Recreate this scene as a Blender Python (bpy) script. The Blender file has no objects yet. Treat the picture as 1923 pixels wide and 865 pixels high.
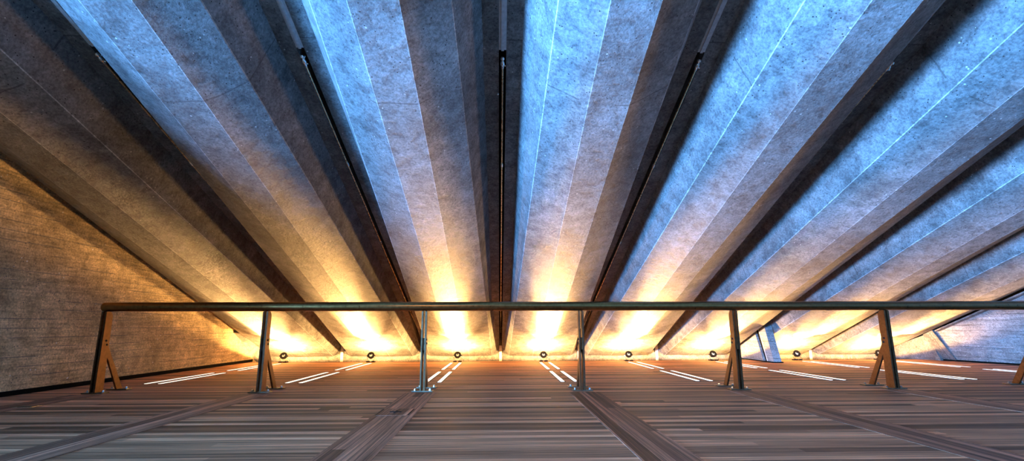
import bpy, bmesh, math, random
from mathutils import Vector, Matrix
random.seed(7)
scene = bpy.context.scene
COL = scene.collection
P = 1.83                 # pitch of the ceiling beams
SL = 0.354               # fall of the beams per metre towards the far wall
YEND = 11.70             # plane of the far wall
YFLOOR = 10.86           # far edge of the floor
XL = -5.36               # left wall
WA, WD = 4.212, 4.632    # arris and flange heights measured at Y = 0

# ------------------------------------------------------------------ helpers
def link(name, bm, mats, parent=None, smooth=False, loc=None):
    me = bpy.data.meshes.new(name)
    bmesh.ops.recalc_face_normals(bm, faces=bm.faces)
    bm.to_mesh(me); bm.free()
    for m in (mats if isinstance(mats, (list, tuple)) else [mats]):
        me.materials.append(m)
    if smooth:
        for p in me.polygons: p.use_smooth = True
    o = bpy.data.objects.new(name, me); COL.objects.link(o)
    if parent: o.parent = parent
    if loc: o.location = loc
    return o

def empty(name, loc=(0, 0, 0)):
    o = bpy.data.objects.new(name, None); COL.objects.link(o)
    o.location = loc; o.empty_display_size = .1
    return o

def tag(o, label, cat, group=None, kind=None):
    o['label'] = label; o['category'] = cat
    if group: o['group'] = group
    if kind: o['kind'] = kind
    return o

def structure(o):
    o['kind'] = 'structure'; return o

def add_box(bm, x0, x1, y0, y1, z0, z1, bevel=0, mi=0):
    v = [bm.verts.new((x, y, z)) for z in (z0, z1) for y in (y0, y1) for x in (x0, x1)]
    fs = []
    for q in ((0, 1, 3, 2), (4, 6, 7, 5), (0, 4, 5, 1), (2, 3, 7, 6), (0, 2, 6, 4), (1, 5, 7, 3)):
        f = bm.faces.new([v[i] for i in q]); f.material_index = mi; fs.append(f)
    if bevel:
        es = list({e for f in fs for e in f.edges})
        bmesh.ops.bevel(bm, geom=es, offset=bevel, segments=2, affect='EDGES', profile=.7)
    return v

def add_prism(bm, pts, axis, a0, a1, bevel=0):
    """closed polygon pts extruded along an axis from a0 to a1"""
    def mk(p, a):
        return {'x': (a, p[0], p[1]), 'y': (p[0], a, p[1]), 'z': (p[0], p[1], a)}[axis]
    A = [bm.verts.new(mk(p, a0)) for p in pts]; B = [bm.verts.new(mk(p, a1)) for p in pts]
    n = len(pts); fs = [bm.faces.new(A), bm.faces.new(B[::-1])]
    for i in range(n):
        fs.append(bm.faces.new((A[i], A[(i+1) % n], B[(i+1) % n], B[i])))
    if bevel:
        es = list({e for f in fs for e in f.edges})
        bmesh.ops.bevel(bm, geom=es, offset=bevel, segments=2, affect='EDGES')

def add_lathe(bm, prof, origin, axis, seg=32, mi=0):
    """surface of revolution: prof = (distance along axis, radius)"""
    ax = Vector(axis).normalized()
    u = ax.orthogonal().normalized(); w = ax.cross(u)
    rings = []
    for d, r in prof:
        c = Vector(origin) + ax*d
        if r < 1e-6: rings.append([bm.verts.new(c)])
        else: rings.append([bm.verts.new(c + (u*math.cos(t*2*math.pi/seg) + w*math.sin(t*2*math.pi/seg))*r) for t in range(seg)])
    for a, b in zip(rings[:-1], rings[1:]):
        for i in range(seg):
            j = (i+1) % seg
            if len(a) == 1 and len(b) == 1: continue
            if len(a) == 1: f = bm.faces.new((a[0], b[j], b[i]))
            elif len(b) == 1: f = bm.faces.new((a[i], a[j], b[0]))
            else: f = bm.faces.new((a[i], a[j], b[j], b[i]))
            f.material_index = mi

def add_tube(bm, pts, r, seg=12):
    pts = [Vector(p) for p in pts]; rings = []
    up = Vector((0, 0, 1))
    for i, p in enumerate(pts):
        t = (pts[min(i+1, len(pts)-1)] - pts[max(i-1, 0)]).normalized()
        a = t.cross(up) if abs(t.dot(up)) < .95 else t.cross(Vector((1, 0, 0)))
        a.normalize(); b = t.cross(a)
        rings.append([bm.verts.new(p + (a*math.cos(k*2*math.pi/seg) + b*math.sin(k*2*math.pi/seg))*r) for k in range(seg)])
    for a, b in zip(rings[:-1], rings[1:]):
        for i in range(seg): bm.faces.new((a[i], a[(i+1) % seg], b[(i+1) % seg], b[i]))
    bm.faces.new(rings[0]); bm.faces.new(rings[-1][::-1])

def copy_tree(o, parent=None):
    c = o.copy(); COL.objects.link(c)
    if parent: c.parent = parent
    for ch in list(o.children): copy_tree(ch, c)
    return c

# ---------------------------------------------------------------- materials
class NT:
    def __init__(s, name):
        s.m = bpy.data.materials.new(name); s.m.use_nodes = True
        s.t = s.m.node_tree; s.n = s.t.nodes
        s.b = s.n['Principled BSDF']
    def new(s, t, **k):
        n = s.n.new(t)
        for a, b in k.items(): setattr(n, a, b)
        return n
    def L(s, a, b): s.t.links.new(a, b)
    def math(s, op, a, b=None, c=None):
        n = s.new('ShaderNodeMath', operation=op)
        for i, x in enumerate((a, b, c)):
            if x is None: continue
            if isinstance(x, (int, float)): n.inputs[i].default_value = x
            else: s.L(x, n.inputs[i])
        return n.outputs[0]
    def coord(s, scale=(1, 1, 1), randomise=False):
        tc = s.new('ShaderNodeTexCoord'); mp = s.new('ShaderNodeMapping')
        mp.inputs['Scale'].default_value = scale
        if randomise:
            oi = s.new('ShaderNodeObjectInfo')
            va = s.new('ShaderNodeVectorMath', operation='SCALE'); va.inputs[0].default_value = (31.7, 0, 17.3)
            s.L(oi.outputs['Random'], va.inputs['Scale'])
            ad = s.new('ShaderNodeVectorMath', operation='ADD')
            s.L(tc.outputs['Object'], ad.inputs[0]); s.L(va.outputs[0], ad.inputs[1]); s.L(ad.outputs[0], mp.inputs['Vector'])
        else: s.L(tc.outputs['Object'], mp.inputs['Vector'])
        return mp.outputs[0]
    def noise(s, vec, scale, detail=6, rough=.6, dist=0):
        n = s.new('ShaderNodeTexNoise'); n.inputs['Scale'].default_value = scale
        n.inputs['Detail'].default_value = detail; n.inputs['Roughness'].default_value = rough
        n.inputs['Distortion'].default_value = dist
        s.L(vec, n.inputs['Vector']); return n.outputs['Fac']
    def ramp(s, fac, stops):
        r = s.new('ShaderNodeValToRGB'); e = r.color_ramp.elements
        while len(e) < len(stops): e.new(.5)
        for el, (p, c) in zip(e, stops):
            el.position = p; el.color = (*c, 1) if len(c) == 3 else c
        s.L(fac, r.inputs[0]); return r.outputs[0]
    def mix(s, fac, a, b, mode='MIX'):
        n = s.new('ShaderNodeMix', data_type='RGBA', blend_type=mode)
        for i, x in ((0, fac), (6, a), (7, b)):
            if isinstance(x, (int, float)): n.inputs[i].default_value = x
            elif isinstance(x, tuple): n.inputs[i].default_value = (*x, 1)
            else: s.L(x, n.inputs[i])
        return n.outputs[2]
    def bump(s, h, strength=.5, dist=.01, prev=None):
        n = s.new('ShaderNodeBump'); n.inputs['Strength'].default_value = strength
        n.inputs['Distance'].default_value = dist; s.L(h, n.inputs['Height'])
        if prev: s.L(prev, n.inputs['Normal'])
        return n.outputs[0]

def concrete(name, g=.42, seams=(), boards=False, tint=(1, .99, .98), mc=.5):
    t = NT(name)
    v = t.coord(randomise=not boards)
    big = t.noise(v, 1.1, 5, .65, .4); mid = t.noise(v, 7, 8, .72, .3); fine = t.noise(v, 42, 6, .7)
    c = t.ramp(big, [(.3, tuple(g*.6*x for x in tint)), (.52, tuple(g*x for x in tint)), (.72, tuple(g*1.4*x for x in tint))])
    c = t.mix(1, c, t.ramp(mid, [(.35, (mc, mc, mc)), (.49, (.92, .92, .92)), (.66, (1.75-mc*.9, 1.75-mc*.9, 1.75-mc*.9))]), 'MULTIPLY')
    c = t.mix(.6, c, t.ramp(fine, [(.38, (.42, .42, .42)), (.5, (.98, .98, .98)), (.62, (1.5, 1.5, 1.5))]), 'MULTIPLY')
    # blow holes
    vo = t.new('ShaderNodeTexVoronoi'); vo.inputs['Scale'].default_value = 27; t.L(v, vo.inputs['Vector'])
    gate = t.math('GREATER_THAN', t.noise(v, 9, 2), .52)
    pit = t.math('MULTIPLY', t.math('LESS_THAN', vo.outputs['Distance'], .16), gate)
    c = t.mix(pit, c, (g*.16, g*.15, g*.15))
    vo2 = t.new('ShaderNodeTexVoronoi'); vo2.inputs['Scale'].default_value = 12.5; t.L(v, vo2.inputs['Vector'])
    fleck = t.math('MULTIPLY', t.math('LESS_THAN', vo2.outputs['Distance'], .10), t.math('GREATER_THAN', t.noise(v, 3.1, 2), .55))
    c = t.mix(fleck, c, (min(.9, g*2.4), min(.9, g*2.4), min(.9, g*2.3)))
    h = t.math('ADD', t.math('MULTIPLY', mid, .7), t.math('MULTIPLY', fine, .3))
    h = t.math('SUBTRACT', h, t.math('MULTIPLY', pit, .6))
    b = t.bump(h, .5 if boards else .8, .025)
    if boards:
        tc = t.new('ShaderNodeTexCoord'); sp = t.new('ShaderNodeSeparateXYZ'); t.L(tc.outputs['Object'], sp.inputs[0])
        z = t.math('ADD', sp.outputs['Z'], t.math('MULTIPLY', t.noise(t.coord((.5, .5, .5)), 1.5, 2), .03))
        fr = t.math('FRACT', t.math('DIVIDE', z, .105))
        gate2 = t.math('GREATER_THAN', t.noise(t.coord((.6, .6, 4)), 2.0, 3, .6), .50)
        line = t.math('MULTIPLY', t.math('LESS_THAN', fr, .09), gate2)
        streak = t.noise(t.coord((.9, .9, 14)), 2.2, 7, .7)
        c = t.mix(.75, c, t.ramp(streak, [(.34, (.5, .5, .5)), (.5, (.95, .95, .95)), (.66, (1.35, 1.35, 1.35))]), 'MULTIPLY')
        c = t.mix(t.math('MULTIPLY', line, .65), c, (g*.2, g*.2, g*.19))
        b = t.bump(t.math('SUBTRACT', streak, line), .8, .02, b)
    if seams:
        tc = t.new('ShaderNodeTexCoord'); sp = t.new('ShaderNodeSeparateXYZ'); t.L(tc.outputs['Object'], sp.inputs[0])
        wob = t.math('MULTIPLY', t.math('SUBTRACT', t.noise(v, 3, 3), .5), .05)
        y = t.math('ADD', sp.outputs['Y'], wob)
        tot = None
        for s_ in seams:
            q = t.math('LESS_THAN', t.math('ABSOLUTE', t.math('SUBTRACT', y, s_)), .007)
            tot = q if tot is None else t.math('ADD', tot, q)
        gate3 = t.math('GREATER_THAN', t.noise(v, 2.3, 2), .47)
        q = t.math('MULTIPLY', tot, gate3)
        c = t.mix(t.math('MULTIPLY', q, .6), c, (g*.25, g*.24, g*.24))
    t.L(c, t.b.inputs['Base Color']); t.L(b, t.b.inputs['Normal'])
    t.b.inputs['Roughness'].default_value = .72
    t.b.inputs['Specular IOR Level'].default_value = .35
    return t.m

def metal(name, col, rough=.3, metallic=1.0, wear=.0):
    t = NT(name); v = t.coord()
    n = t.noise(v, 25, 5, .6)
    c = t.ramp(n, [(.3, tuple(x*(1-wear) for x in col)), (.7, tuple(min(1, x*(1+wear*.6)) for x in col))])
    t.L(c, t.b.inputs['Base Color'])
    t.b.inputs['Metallic'].default_value = metallic
    r = t.math('ADD', t.math('MULTIPLY', n, .15), rough-.075); t.L(r, t.b.inputs['Roughness'])
    return t.m

def plain(name, col, rough=.5, spec=.4):
    t = NT(name); v = t.coord(); n = t.noise(v, 30, 4)
    c = t.ramp(n, [(.3, tuple(x*.8 for x in col)), (.7, tuple(min(1, x*1.15) for x in col))])
    t.L(c, t.b.inputs['Base Color']); t.b.inputs['Roughness'].default_value = rough
    t.b.inputs['Specular IOR Level'].default_value = spec
    return t.m

def wood_floor(name, along='x', tint=(.58, .262, .138)):
    t = NT(name)
    tc = t.new('ShaderNodeTexCoord'); sp = t.new('ShaderNodeSeparateXYZ'); t.L(tc.outputs['Object'], sp.inputs[0])
    across, al = (sp.outputs['Y'], sp.outputs['X']) if along == 'x' else (sp.outputs['X'], sp.outputs['Y'])
    bw = .086
    u = t.math('DIVIDE', across, bw); row = t.math('FLOOR', u); fr = t.math('FRACT', u)
    # board ends
    wn = t.new('ShaderNodeTexWhiteNoise', noise_dimensions='1D'); t.L(row, wn.inputs['W'])
    seg = t.math('FLOOR', t.math('DIVIDE', t.math('ADD', al, t.math('MULTIPLY', wn.outputs['Value'], 17.0)), 5.5))
    wn2 = t.new('ShaderNodeTexWhiteNoise', noise_dimensions='2D')
    cb = t.new('ShaderNodeCombineXYZ'); t.L(row, cb.inputs[0]); t.L(seg, cb.inputs[1]); t.L(cb.outputs[0], wn2.inputs['Vector'])
    rnd = wn2.outputs['Value']
    sc = (.35, 30, 1) if along == 'x' else (30, .35, 1)
    gr = t.noise(t.coord(sc), 1.6, 8, .68, .2)
    sc2 = (1.3, 70, 1) if along == 'x' else (70, 1.3, 1)
    gr2 = t.noise(t.coord(sc2), 2.0, 6, .7)
    c = t.ramp(rnd, [(0, tuple(x*.3 for x in tint)), (.45, tint), (.8, tuple(x*1.3 for x in tint)), (1, tuple(x*1.8 for x in tint))])
    c = t.mix(.9, c, t.ramp(gr, [(.35, (.25, .23, .22)), (.5, (.9, .9, .9)), (.65, (2.0, 1.95, 1.9))]), 'MULTIPLY')
    c = t.mix(.7, c, t.ramp(gr2, [(.35, (.5, .48, .46)), (.5, (1, 1, 1)), (.66, (1.4, 1.4, 1.4))]), 'MULTIPLY')
    joint = t.math('LESS_THAN', fr, .05)
    c = t.mix(t.math('MULTIPLY', joint, .8), c, (.015, .01, .008))
    t.L(c, t.b.inputs['Base Color'])
    h = t.math('SUBTRACT', t.math('ADD', t.math('MULTIPLY', gr, .5), t.math('MULTIPLY', rnd, .5)), joint)
    t.L(t.bump(h, .35, .003), t.b.inputs['Normal'])
    t.L(t.math('ADD', t.math('MULTIPLY', gr2, .3), .42), t.b.inputs['Roughness'])
    t.b.inputs['Specular IOR Level'].default_value = .2
    return t.m

M_CONC = concrete('weathered_precast_concrete', .165, seams=(3.95, 7.75, 10.28))
M_ARRIS = concrete('pale_highlight_arris', .42)  # bright edge lines of arrises and mould fins painted in as paler concrete
M_WALL = concrete('board_marked_concrete_gold_lit', .62, boards=True, tint=(1, .76, .42), mc=.62)  # golden lamp glow put into the left wall's tint, same concrete as the right
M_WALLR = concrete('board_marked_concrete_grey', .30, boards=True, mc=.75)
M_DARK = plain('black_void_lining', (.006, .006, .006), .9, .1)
M_FLOOR = wood_floor('cross_laid_floorboards', 'x')
M_STRIP = wood_floor('lengthwise_floorboards', 'y', (.36, .155, .09))
M_BRONZE = metal('aged_bronze_tube', (.36, .18, .06), .30, 1, .25)
M_POST = metal('brushed_bronze_plate', (.14, .08, .042), .42, 1, .35)
M_BASE = metal('dark_bronze_base', (.20, .16, .11), .4, 1, .3)
M_BLACK = plain('black_enamel', (.006, .006, .006), .6, .15)
M_PIPE = metal('brass_conduit', (.85, .66, .38), .28, 1, .1)
M_CHROME = metal('bright_fitting', (.85, .84, .82), .2, 1, .05)
tq = NT('lit_floor_strip'); tq.b.inputs['Base Color'].default_value = (.8, .78, .74, 1); tq.b.inputs['Roughness'].default_value = .3
tq.b.inputs['Emission Color'].default_value = (1, .90, .76, 1); tq.b.inputs['Emission Strength'].default_value = 1.15
M_GRILLE = tq.m
M_SEAL = plain('pale_joint_sealant', (.85, .82, .76), .6)
M_COVER = plain('grey_joint_cover', (.45, .47, .50), .5)
M_PANEL = plain('dark_wall_panelling', (.05, .035, .025), .6)
M_SKIRT = plain('black_skirting', (.004, .004, .004), .9, .05)
tl = NT('lamp_lens'); tl.b.inputs['Base Color'].default_value = (.75, .66, .5, 1); tl.b.inputs['Roughness'].default_value = .15
tl.b.inputs['Emission Color'].default_value = (1, .78, .48, 1); tl.b.inputs['Emission Strength'].default_value = .5
M_LENS = tl.m
tg = NT('window_glass'); tr = tg.new('ShaderNodeBsdfTransparent'); gl = tg.new('ShaderNodeBsdfGlossy'); gl.inputs['Roughness'].default_value = .02
mx = tg.new('ShaderNodeMixShader'); mx.inputs[0].default_value = .06
tg.L(tr.outputs[0], mx.inputs[1]); tg.L(gl.outputs[0], mx.inputs[2]); tg.L(mx.outputs[0], tg.n['Material Output'].inputs['Surface'])
M_GLASS = tg.m

# ------------------------------------------------------------------ ceiling beams
def lerp(a, b, t): return a + (b-a)*t
YS = [-11.5, -8, -4] + [i*.15 for i in range(67)] + [9.98, 10.3] + [10.6, 10.9, 11.2, 11.45, YEND]
def section(Y):
    """lower outline of one beam at Y, from its left arris pair to the right: (x, w, kind)"""
    t = (max(Y, 0) - 2.7)/(10.3-2.7)
    a1 = lerp(.417, .231, t); a2 = lerp(1.440, 1.6035, t)
    s1, s2 = .7456, 1.1059
    ws = 3.993 + max(0, Y-2)*.0125
    if Y > 10: ws = WA - .012
    if Y > 9.5:
        q = (Y-9.5)/(YEND-9.5); dx = lerp(.178, .045, q); wd = lerp(WD, 4.40, q)
    else: dx, wd = .178, WD
    return dx, wd, a1, a2, s1, s2, ws

def build_stem():
    bm = bmesh.new(); rings = []
    for Y in YS:
        dx, wd, a1, a2, s1, s2, ws = section(Y)
        def ch(p, q, r, c):      # chamfer corner q between p and r
            p, q, r = Vector(p), Vector(q), Vector(r)
            return tuple(q + (p-q).normalized()*c), tuple(q + (r-q).normalized()*c)
        d1, A1, S1, S2, A2, d2 = (dx, wd), (a1, WA), (s1, ws), (s2, ws), (a2, WA), (P-dx, wd)
        pts = [d1, *ch(d1, A1, S1, .0055), *ch(A1, S1, S2, .003), *ch(S1, S2, A2, .003), *ch(S2, A2, d2, .0055), d2]
        fine = []; kinds = []
        for i, (p, q) in enumerate(zip(pts, pts[1:] + pts[:1])):
            m_ = 1 if i in (1, 3, 5, 7, 9) else 6      # long facets are divided so that their slight twist stays smooth
            for j in range(m_):
                fine.append((lerp(p[0], q[0], j/m_), lerp(p[1], q[1], j/m_))); kinds.append((i, j))
        rings.append([bm.verts.new((x, Y, w - SL*Y)) for x, w in fine])
    n = len(rings[0])
    for a, b in zip(rings[:-1], rings[1:]):
        for i in range(n):
            f = bm.faces.new((a[i], a[(i+1) % n], b[(i+1) % n], b[i])); f.smooth = True
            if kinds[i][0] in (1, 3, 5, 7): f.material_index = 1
            if kinds[i][1] == 0:
                e = bm.edges.get((a[i], b[i]))
                if e: e.smooth = False
    bm.faces.new(rings[0]); bm.faces.new(rings[-1][::-1])
    return bm
def build_flange():
    bm = bmesh.new(); rings = []
    for Y in YS:
        dx, wd = section(Y)[:2]
        e = .035
        pts = [(e, wd), (P-e, wd), (P-e, wd+.22), (e, wd+.22)]
        rings.append([bm.verts.new((x, Y, w + .0008 - SL*Y)) for x, w in pts])
    for a, b in zip(rings[:-1], rings[1:]):
        for i in range(4): bm.faces.new((a[i], a[(i+1) % 4], b[(i+1) % 4], b[i]))
    bm.faces.new(rings[0]); bm.faces.new(rings[-1][::-1])
    return bm

beam_labels = {
 -3: 'dark brown concrete ceiling beam running along the board-marked left wall',
 -2: 'concrete ceiling beam second from the left wall, grey-blue above, gold at its foot',
 -1: 'concrete ceiling beam just left of the vertical central gap',
 0: 'bright blue concrete ceiling beam just right of the vertical central gap',
 1: 'blue concrete ceiling beam rising from the fifth uplight from the left',
 2: 'concrete ceiling beam ending left of the narrow blue wall fin',
 3: 'concrete ceiling beam starting just right of the narrow blue wall fin',
 4: 'last concrete ceiling beam on the right, resting along the blue-lit right wall',
}
proto = empty('concrete_beam', (-3*P, 0, 0))
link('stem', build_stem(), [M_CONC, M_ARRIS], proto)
link('flange', build_flange(), M_CONC, proto)
beams = {}
for k in range(-3, 5):
    b = proto if k == -3 else copy_tree(proto)
    b.location = (k*P, 0, 0); beams[k] = b
    tag(b, beam_labels[k], 'beam', 'folded concrete ceiling beams')
# thickened foot of the beam beside the left wall
bm = bmesh.new()
x0, x1 = XL+.004 + 3*P, .262
pr = [(10.13, WA-SL*10.13+.0), (10.5, WA-SL*10.5-.05), (11.16, .0), (11.62, -.23), (11.62, .5), (10.3, .9)]
A = [bm.verts.new((x0, y, z)) for y, z in pr]
pr2 = [(10.22, WA-SL*10.22+.01), (10.6, WA-SL*10.6+.01), (11.2, WA-SL*11.2+.01), (11.62, WA-SL*11.62+.01), (11.62, .5), (10.3, .9)]
B = [bm.verts.new((x1, y, z)) for y, z in pr2]
bm.faces.new(A); bm.faces.new(B[::-1])
for i in range(6): bm.faces.new((A[i], A[(i+1) % 6], B[(i+1) % 6], B[i]))
link('end_haunch', bm, M_CONC, beams[-3])

# dark deck over the slots between the flanges
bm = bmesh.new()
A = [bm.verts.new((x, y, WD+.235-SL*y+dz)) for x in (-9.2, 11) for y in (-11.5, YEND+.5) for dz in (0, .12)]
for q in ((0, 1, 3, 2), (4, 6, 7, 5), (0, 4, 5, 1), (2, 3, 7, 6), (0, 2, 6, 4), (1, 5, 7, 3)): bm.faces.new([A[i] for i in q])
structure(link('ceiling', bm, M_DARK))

# ------------------------------------------------------------------ joint covers and conduits in the gaps
gap_words = {-2: 'in the second gap from the left wall', -1: 'in the gap left of the vertical central gap', 0: 'in the vertical central gap',
             1: 'in the first gap right of the central one', 2: 'in the second gap right of the central one'}
def cover_bm():
    bm = bmesh.new()
    for xa, xb, dz in ((-.034, .034, .0), (-.012, .012, -.012)):
        A = [bm.verts.new((x, y, WD+w-SL*y)) for x in (xa, xb) for y in (-11.4, 4.05) for w in (dz+.002, dz+.03)]
        for q in ((0, 1, 3, 2), (4, 6, 7, 5), (0, 4, 5, 1), (2, 3, 7, 6), (0, 2, 6, 4), (1, 5, 7, 3)): bm.faces.new([A[i] for i in q])
    return bm
cover0 = None; pipe0 = None
WP = WD - .035
for k in (-2, -1, 0, 1, 2):
    if cover0 is None: c = cover0 = link('joint_cover', cover_bm(), M_COVER)
    else: c = cover0.copy(); COL.objects.link(c)
    c.location = (k*P, 0, 0)
    tag(c, 'grey cover strip at the top, ' + gap_words[k], 'cover strip', 'joint covers between the beams')
    if pipe0 is None:
        p = pipe0 = empty('conduit')
        bm = bmesh.new(); add_tube(bm, [(0, y, WP-SL*y) for y in (4.17, 7, 9, 11.3)], .0085, 12); link('rod', bm, M_PIPE, p)
        for yy in (5.58, 7.35, 9.35):
            bm = bmesh.new(); d = Vector((0, 1, -SL)).normalized()
            add_lathe(bm, [(-.03, .0), (-.03, .013), (-.026, .015), (.026, .015), (.03, .013), (.03, 0)], (0, yy, WP-SL*yy), d, 16)
            link('coupling', bm, M_CHROME, p)
        bm = bmesh.new(); d = Vector((0, 1, -SL)).normalized()
        o = Vector((0, 4.17, WP-SL*4.17))
        add_lathe(bm, [(-.09, 0), (-.088, .012), (-.07, .02), (-.052, .012), (-.045, .008), (-.03, .018), (-.01, .022), (.01, .014), (.04, .012), (.04, 0)], o, d, 16)
        add_lathe(bm, [(0, .006), (.05, .006), (.052, 0)], o + Vector((0, -.03, .0)), (.25, 0, 1), 10)
        add_lathe(bm, [(0, .006), (.03, .008), (.034, 0)], o, (1, .3, -.2), 10)
        link('end_fitting', bm, M_CHROME, p)
    else: p = copy_tree(pipe0)
    p.location = (k*P, 0, 0)
    tag(p, 'thin brass conduit ' + gap_words[k], 'conduit', 'conduits in the gaps between beams')
# small bright clip beside the central conduit
bm = bmesh.new(); add_lathe(bm, [(0, 0), (0, .012), (.012, .012), (.018, .007), (.018, 0)], (-.045, 4.55, WD-SL*4.55+.002), (0, -.33, -1), 14)
tag(link('ceiling_stud', bm, M_CHROME), 'tiny bright stud just left of the conduit in the central gap', 'stud')

# ------------------------------------------------------------------ walls
bm = bmesh.new()
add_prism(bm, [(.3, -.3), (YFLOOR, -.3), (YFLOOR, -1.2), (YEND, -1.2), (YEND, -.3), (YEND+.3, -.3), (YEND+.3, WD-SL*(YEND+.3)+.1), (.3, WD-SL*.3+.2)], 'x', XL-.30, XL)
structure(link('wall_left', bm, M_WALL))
bm = bmesh.new(); add_box(bm, XL, XL+.018, .3, 11.0, .001, .055, .003)
structure(link('baseboard_left', bm, M_SKIRT))
bm = bmesh.new(); add_box(bm, XL-.3, 12.4, YEND, YEND+.3, -1.2, 1.2)
structure(link('wall_back', bm, M_CONC))
# pale sealant strips down the far wall below every gap
s0 = None
seal_words = {-2: 'below the second gap from the left', -1: 'between the second and third uplights', 0: 'below the vertical central gap',
              1: 'behind the fourth railing post', 2: 'between the fifth and sixth uplights', 4: 'behind the seventh uplight'}
for k in (-2, -1, 0, 1, 2, 4):
    if s0 is None:
        bm = bmesh.new(); add_box(bm, -.030, .030, YEND-.016, YEND-.001, -.6, .30, .004); s = s0 = link('joint_strip', bm, M_SEAL)
    else: s = s0.copy(); COL.objects.link(s)
    s.location = (k*P, 0, 0)
    tag(s, 'pale vertical joint strip on the far wall ' + seal_words[k], 'joint strip', 'pale joint strips on the far wall')

# low concrete fin standing under the gap right of the sixth uplight
fin = empty('wall_fin', (5.5, 10.6, 0))
def quadprism(bm, A, B, mi=0):
    n = len(A); A = [bm.verts.new(p) for p in A]; B = [bm.verts.new(p) for p in B]
    bm.faces.new(A); bm.faces.new(B[::-1])
    for i in range(n): bm.faces.new((A[i], A[(i+1) % n], B[(i+1) % n], B[i]))
def fy(y): return y-10.6
bm = bmesh.new()
tz = lambda y: WD-SL*y-.02
pts = [(fy(10.38), .02), (fy(11.66), .02), (fy(11.66), tz(11.66)), (fy(10.72), tz(10.72))]
add_prism(bm, pts, 'x', -.02, .16); link('rear_panel', bm, M_WALLR, fin)
bm = bmesh.new()
pts = [(fy(10.02), .02), (fy(10.24), .02), (fy(10.58), tz(10.58)), (fy(10.30), tz(10.58))]
add_prism(bm, pts, 'x', .0, .16); link('front_panel', bm, M_WALLR, fin)
bm = bmesh.new()
pts = [(fy(10.25), .0), (fy(10.285), .0), (fy(10.60), tz(10.60)), (fy(10.57), tz(10.60))]
add_prism(bm, pts, 'x', .01, .03); link('sealant', bm, M_SEAL, fin)
bm = bmesh.new()
pts = [(fy(10.28), .02), (fy(10.38), .02), (fy(10.72), tz(10.72)), (fy(10.6), tz(10.6))]
add_prism(bm, pts, 'x', .03, .16); link('joint_backing', bm, M_DARK, fin)
bm = bmesh.new(); add_box(bm, -.035, .17, fy(9.97), fy(11.4), .0, .02, .003); link('plinth', bm, M_SKIRT, fin)
tag(fin, 'narrow blue-lit concrete wall fin with dark slanting joint, between the sixth and seventh uplights', 'wall fin')

# right wall: foot splays outwards, top sits under the last beam
bm = bmesh.new()
def xb(y): return 9.25 + (11.27-y)*.185
def xt(y): return 9.06 + max(0, 10.4-y)*.02
ys = [10.22, 9, 7, 5, 3, 0, -11.5]
W = []
for y in ys:
    zt = WA - SL*y + .02
    W.append([bm.verts.new(p) for p in ((xb(y), y, .0), (xt(y), y, zt), (xb(y)+.4, y, zt), (xb(y)+.4, y, 0))])
for a, b in zip(W[:-1], W[1:]):
    for i in range(4): bm.faces.new((a[i], a[(i+1) % 4], b[(i+1) % 4], b[i]))
bm.faces.new(W[0]); bm.faces.new(W[-1][::-1])
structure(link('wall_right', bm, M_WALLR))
# projecting jamb at the end of the right wall and the shaded return behind it
bm = bmesh.new()
quadprism(bm, [(xb(10.40)-.02, 10.42, 0), (9.00, 10.42, WA-SL*10.42+.02), (9.3, 10.42, .6), (9.7, 10.42, 0)],
          [(xb(10.18)-.03, 10.18, 0), (9.00, 10.18, WA-SL*10.18+.02), (9.3, 10.18, .68), (9.7, 10.18, 0)])
structure(link('trim_1', bm, M_CONC))
bm = bmesh.new()
quadprism(bm, [(9.22, 11.6, -.3), (9.1, 11.6, .2), (9.5, 11.6, .2), (9.6, 11.6, -.3)],
          [(9.42, 10.425, -.3), (9.1, 10.425, WA-SL*10.425+.03), (9.5, 10.425, .55), (9.6, 10.425, -.3)])
structure(link('trim_2', bm, M_CONC))
bm = bmesh.new()
quadprism(bm, [(xb(y)-dx, y, z) for y, dx, z in ((11.3, .045, .001), (11.3, .045, .03), (11.3, .0, .03), (11.3, .0, .001))],
          [(xb(y)-dx, y, z) for y, dx, z in ((3.0, .045, .001), (3.0, .045, .03), (3.0, .0, .03), (3.0, .0, .001))])
structure(link('baseboard_right', bm, M_SKIRT))
# pale coping strip along the top of the right wall
bm = bmesh.new()
quadprism(bm, [(8.985, 10.1, WA-SL*10.1-.03), (9.08, 10.1, WA-SL*10.1-.03), (9.08, 10.1, WA-SL*10.1-.004), (8.985, 10.1, WA-SL*10.1-.004)],
          [(8.985, -11.4, WA+SL*11.4-.03), (9.14, -11.4, WA+SL*11.4-.03), (9.14, -11.4, WA+SL*11.4-.004), (8.985, -11.4, WA+SL*11.4-.004)])
structure(link('trim_3', bm, M_CONC))
bm = bmesh.new(); add_lathe(bm, [(0, .0), (0, .045), (.012, .045), (.016, .038), (.016, 0)], (xb(10.3)-.012, 10.3, .10), (-1, 0, .5), 24)
tag(link('wall_plug', bm, M_BLACK), 'small black round plug low on the blue-lit right wall jamb', 'wall plug')

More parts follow.
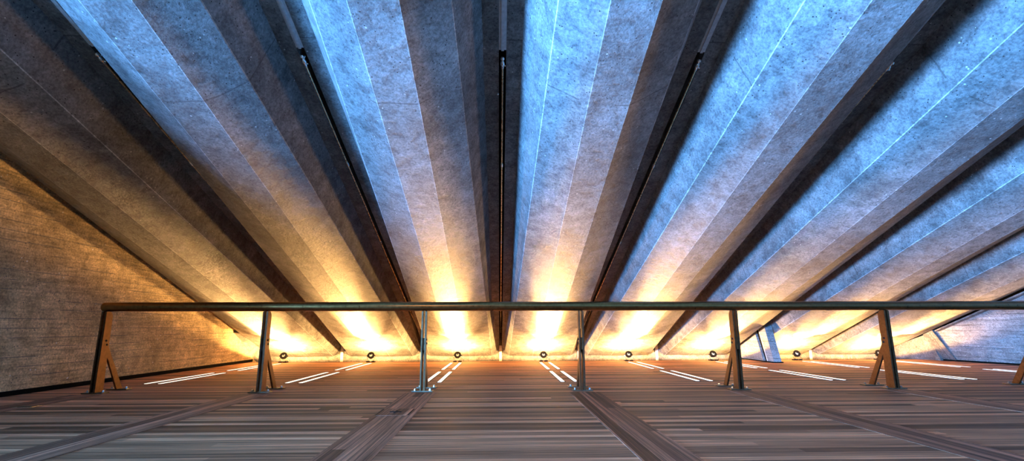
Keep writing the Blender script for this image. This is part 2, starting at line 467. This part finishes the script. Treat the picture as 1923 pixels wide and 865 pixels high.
# walls round the back of the hall, out of the photograph
bm = bmesh.new(); add_box(bm, 12.2, 12.4, -11.5, YEND, -1.2, 9.2); structure(link('wall_far_right', bm, M_PANEL))
bm = bmesh.new(); add_box(bm, -9.3, 12.4, -11.8, -11.5, -.3, 9.2); structure(link('wall_rear', bm, M_PANEL))
bm = bmesh.new(); add_box(bm, -9.3, XL-.30, .3, .6, -.3, 5.2); structure(link('wall_return', bm, M_PANEL))
bm = bmesh.new()
add_box(bm, -9.3, -9.1, -11.5, .3, 4.0, 9.1)
add_box(bm, -9.3, -9.1, -11.5, -10.6, 0, 4.0); add_box(bm, -9.3, -9.1, -4.3, .3, 0, 4.0)
structure(link('wall_window', bm, M_PANEL))
w = structure(empty('window_1', (-9.2, -7.45, .0)))
bm = bmesh.new()
for i in range(5):
    y = -3.15 + i*6.3/4; add_box(bm, -.04, .04, y-.03, y+.03, 0, 4)
add_box(bm, -.04, .04, -3.15, 3.15, 0, .03); add_box(bm, -.04, .04, -3.15, 3.15, 3.94, 4)
f = link('window_frame', bm, M_BASE, w)
bm = bmesh.new(); add_box(bm, -.006, .006, -3.12, 3.12, .03, 3.94); link('window_pane', bm, M_GLASS, w)

# ------------------------------------------------------------------ floor
bm = bmesh.new()
add_box(bm, -9.3, 12.4, -11.8, .3, -.25, 0); add_box(bm, XL-.2, 12.4, .3, YFLOOR, -1.2, 0); add_box(bm, XL-.3, 12.4, YFLOOR, YEND+.3, -1.2, -1.0)
structure(link('floor', bm, M_FLOOR))
n = 0
for k in range(-3, 5):
    n += 1
    xc = (k+.5)*P + .02
    bm = bmesh.new()
    xa, xb_ = max(xc-.178, XL+.03), xc+.165
    add_box(bm, xa, xb_, -11.4, 5.72, .0003, .003, .0012)
    structure(link('trim_%d' % (n+3), bm, M_STRIP))

# ------------------------------------------------------------------ strips set in the floor
def strip_bm(y0, y1, hw, z0, z1, r):
    bm = bmesh.new(); pts = []
    for cy, cx, a0 in ((y1-r, hw-r, 0), (y1-r, -hw+r, 90), (y0+r, -hw+r, 180), (y0+r, hw-r, 270)):
        for i in range(5):
            a = math.radians(a0 + i*22.5); pts.append((cx + r*math.cos(a), cy + r*math.sin(a)))
    add_prism(bm, pts, 'z', z0, z1); return bm
ordn = ['first', 'second', 'third', 'fourth', 'fifth', 'sixth', 'seventh', 'eighth']
protos = {}
for i in range(8):
    xc = (i-2.5)*P
    for side, dx in (('left', -.09), ('right', .09)):
        for far, (y0, y1) in (('near', (6.78, 8.34)), ('far', (8.76, 10.38))):
            if far not in protos:
                g = empty('floor_slot'); protos[far] = g
                link('rim', strip_bm(y0-.02, y1+.02, .040, .0004, .0025, .035), M_BLACK, g)
                link('strip', strip_bm(y0, y1, .026, .0026, .006, .02), M_GRILLE, g)
            else: g = copy_tree(protos[far])
            g.location = (xc+dx, 0, 0)
            tag(g, f'white floor strip, {far} {side} of the four below the {ordn[i]} uplight from the left', 'floor strip', 'white strips set in the floor')

# hatch with a cross-shaped slot in the left floor strip
h = empty('floor_hatch', (-.92, 4.47, 0))
bm = bmesh.new(); add_box(bm, -.125, .125, -.17, .17, .0032, .0050, .001); link('lid', bm, M_STRIP, h)
bm = bmesh.new(); add_box(bm, -.050, .050, -.012, .012, .0052, .009); link('grip', bm, M_BLACK, h)
bm = bmesh.new(); add_box(bm, -.007, .007, -.065, .065, .0053, .0085); link('keyway', bm, M_BLACK, h)
bm = bmesh.new()
add_box(bm, -.140, -.130, -.15, .15, .0031, .0048); link('side_slot', bm, M_BLACK, h)
bm = bmesh.new(); add_box(bm, .130, .140, -.15, .15, .0031, .0048); link('side_slot', bm, M_BLACK, h)
tag(h, 'floorboard hatch with black cross-shaped grip, in front of the third railing post', 'floor hatch')
h = empty('floor_socket', (-4.43, 4.9, 0))
bm = bmesh.new(); add_box(bm, -.085, .085, -.06, .06, .0032, .008, .002); link('plate', bm, M_CHROME, h)
bm = bmesh.new(); add_box(bm, -.06, .06, -.035, .035, .0081, .0105, .001); link('flap', bm, M_POST, h)
tag(h, 'small metal socket plate in the floor near the left wall', 'floor socket')

# ------------------------------------------------------------------ railing
rail = empty('railing', (-4.56, 5.84, 0))
ZR, RR = .962, .053
bm = bmesh.new()
add_lathe(bm, [(0, 0), (0, RR-.022), (.006, RR-.008), (.018, RR-.001), (.03, RR), (12.95, RR), (12.95, 0)], (-.062, 0, ZR), (1, 0, 0), 40)
link('handrail', bm, M_BRONZE, rail, smooth=False)
rl = rail.children[0]
for p in rl.data.polygons: p.use_smooth = len(p.vertices) == 4
def make_post():
    bm = bmesh.new()
    prof = [(-.052, .012), (.082, .012), (.062, .50), (.058, .86), (.045, .885), (.026, .90), (.018, .915), (-.018, .915), (-.052, .905)]
    for sx in (-1, 1):
        add_prism(bm, prof, 'x', sx*.018 - .007*1, sx*.018 + .007, .0015)
        # cheeks thicken outwards
        add_prism(bm, [(-.050, .012), (-.030, .012), (-.030, .90), (-.050, .90)], 'x', sx*.026-.003, sx*.026+.006)
    add_box(bm, -.011, .011, -.03, .03, .46, .60)
    post = link('post', bm, M_POST, rail)
    bm = bmesh.new()
    add_prism(bm, [(.055, .60), (.0, .56), (.02, .50), (.30, .012), (.392, .012), (.085, .50)], 'x', -.0105, .0105, .0015)
    link('brace', bm, M_POST, post)
    for (cy, w_) in ((.0, .118), (.35, .118)):
        bm = bmesh.new(); add_box(bm, -w_, w_, cy-.05, cy+.05, .0035, .0155, .003)
        link('base_plate', bm, M_BASE, post)
        for sx in (-1, 1):
            bm = bmesh.new(); add_lathe(bm, [(0, .016), (.010, .016), (.012, .012), (.020, .010), (.020, 0)], (sx*.085, cy, .0155), (0, 0, 1), 6)
            link('bolt', bm, M_CHROME, post)
    for cy, z in ((.012, .58), (.030, .535)):
        for sx in (-1, 1):
            bm = bmesh.new(); add_lathe(bm, [(0, .012), (.006, .012), (.008, .009), (.008, 0)], (sx*.025, cy, z), (sx, 0, 0), 12)
            link('bolt', bm, M_BLACK, post)
    return post
post0 = make_post()
for i in range(1, 8):
    c = copy_tree(post0, rail); c.location = (i*P, 0, 0)
tag(rail, 'long bronze railing with round handrail on braced flat posts, across the wooden floor', 'railing')

# ------------------------------------------------------------------ uplights
YLMP, ZL = 10.73, .135
EL = math.radians(27)
AX = Vector((0, -math.cos(EL), math.sin(EL)))
def spot(name, loc, direction, power, size, blend, col, rad, parent):
    d = bpy.data.lights.new(name, 'SPOT'); d.energy = power; d.spot_size = math.radians(size); d.spot_blend = blend
    d.color = col; d.shadow_soft_size = rad
    o = bpy.data.objects.new(name, d); COL.objects.link(o); o.parent = parent
    o.location = loc; o.rotation_euler = Vector(direction).to_track_quat('-Z', 'Y').to_euler()
    return o
WARM = (1.0, .52, .16)
def make_uplight():
    u = empty('uplight')
    c = Vector((0, 0, ZL))
    bm = bmesh.new()
    add_lathe(bm, [(-.075, 0), (-.075, .028), (-.06, .045), (-.03, .060), (.0, .070), (.022, .074), (.028, .072), (.030, .034), (.012, .032), (.012, 0)], c, AX, 32)
    hd = link('lamp_head', bm, M_BLACK, u)
    bm = bmesh.new(); add_lathe(bm, [(.013, .031), (.018, .030), (.021, .02), (.021, .0)], c, AX, 28); link('lens', bm, M_LENS, hd)
    bm = bmesh.new(); add_lathe(bm, [(.022, .013), (.030, .013), (.030, 0)], c + Vector((0, 0, .014)), AX, 16); link('glare_cap', bm, M_BLACK, hd)
    bm = bmesh.new()
    pts = [(-.078, 0, ZL), (-.082, 0, ZL-.03), (-.06, 0, .035), (-.02, 0, .022), (.02, 0, .022), (.06, 0, .035), (.082, 0, ZL-.03), (.078, 0, ZL)]
    add_tube(bm, pts, .005, 8); link('yoke', bm, M_CHROME, u)
    for sx in (-1, 1):
        bm = bmesh.new(); add_lathe(bm, [(0, .008), (.022, .011), (.024, 0)], (sx*.068, 0, ZL), (sx, 0, 0), 12); link('knob', bm, M_BLACK, u)
        bm = bmesh.new(); add_box(bm, sx*.052-.036, sx*.052+.036, -.05, .05, .001, .024, .006); link('foot', bm, M_BLACK, u)
    bm = bmesh.new(); add_tube(bm, [(.05, .02, ZL-.04), (.09, .02, ZL-.06), (.12, .02, .05), (.13, .03, .004)], .003, 6); link('cable', bm, M_BLACK, u)
    def el(a): return (0, -math.cos(math.radians(a)), math.sin(math.radians(a)))
    spot('narrow_beam', c + AX*.065, el(28.8), 11500, 23, 1.0, WARM, .04, u)
    spot('middle_beam', c + AX*.065, el(42), 2500, 58, 1.0, WARM, .04, u)
    spot('wide_beam', Vector((0, .13, .085)), (0, .2, 1), 460, 179, .1, WARM, .03, u)
    return u
up0 = make_uplight()
side = ['nearest the left wall', 'left of the third railing post', 'just left of the central gap', 'just right of the central gap',
        'right of the fourth railing post', 'left of the fifth railing post', 'right of the blue wall fin', 'half hidden by the sixth railing post']
for i in range(8):
    u = up0 if i == 0 else copy_tree(up0)
    x = (i-2.5)*P - (.0 if i < 6 else (.0, .02)[i-6])
    u.location = (x, YLMP, 0)
    tag(u, f'small round black uplight, {ordn[i]} from the left, {side[i]}', 'spotlight', 'black uplights along the far floor edge')

# warm fill light added unseen behind the camera to warm floor and railing
t = empty('added_fill_light', (1.2, -4.0, 4.4))
bm = bmesh.new(); add_lathe(bm, [(0, 0), (0, .05), (.25, .10), (.27, .10), (.27, .08), (.2, .06), (.2, 0)], (0, 0, 0), (0, .35, -1), 28); link('shade', bm, M_BLACK, t)
bm = bmesh.new(); add_tube(bm, [(0, 0, 0), (0, 0, 1.1)], .008, 8); link('stem', bm, M_BLACK, t)
spot('fill_spot', (0, .10, -.26), (.05, 1, -.46), 420, 50, .8, (1, .62, .30), .06, t)
tag(t, 'added warm fill light in a black pendant shade, unseen behind the viewpoint', 'lamp')

# ------------------------------------------------------------------ daylight through the window
def daylight(name, loc, aim, sx, sy, power, col):
    d = bpy.data.lights.new(name, 'AREA'); d.shape = 'RECTANGLE'; d.size = sx; d.size_y = sy
    d.energy = power; d.color = col
    o = bpy.data.objects.new(name, d); COL.objects.link(o)
    o.location = loc; o.rotation_euler = Vector(aim).to_track_quat('-Z', 'Y').to_euler()
daylight('window_daylight', (-9.45, -7.45, 2.0), (1, 0, 0), 6.2, 3.9, 350, (.24, .55, 1.0))
# sky light thrown up through the window by the bright paving outside, which lies below the floor level
daylight('forecourt_glow', (-11.6, -7.9, -.1), (1, 1.2, .35), 4.5, 2.4, 74000, (.12, .42, 1.0))
wd_ = bpy.data.worlds.new('sky'); scene.world = wd_; wd_.use_nodes = True
bg = wd_.node_tree.nodes['Background']; bg.inputs[0].default_value = (.35, .6, 1, 1); bg.inputs[1].default_value = .4

# ------------------------------------------------------------------ camera
f, pitch, yaw, roll = 916.3418, math.radians(11.1764), math.radians(1.4487), math.radians(-.1588)
fw = Vector((math.sin(yaw)*math.cos(pitch), math.cos(yaw)*math.cos(pitch), math.sin(pitch)))
rt = Vector((math.cos(yaw), -math.sin(yaw), 0)); up = rt.cross(fw)
rt2 = rt*math.cos(roll) + up*math.sin(roll); up2 = -rt*math.sin(roll) + up*math.cos(roll)
cam = bpy.data.cameras.new('camera'); cam.sensor_width = 36; cam.lens = f/1923*36; cam.clip_start = .05
co = bpy.data.objects.new('camera', cam); COL.objects.link(co)
m = Matrix((rt2, up2, -fw)).transposed().to_4x4(); m.translation = Vector((-.0216, 0, .7218)); co.matrix_world = m
scene.camera = co
vs = scene.view_settings
vs.view_transform = 'Standard'; vs.look = 'None'; vs.gamma = 1; vs.use_curve_mapping = False; vs.exposure = 0
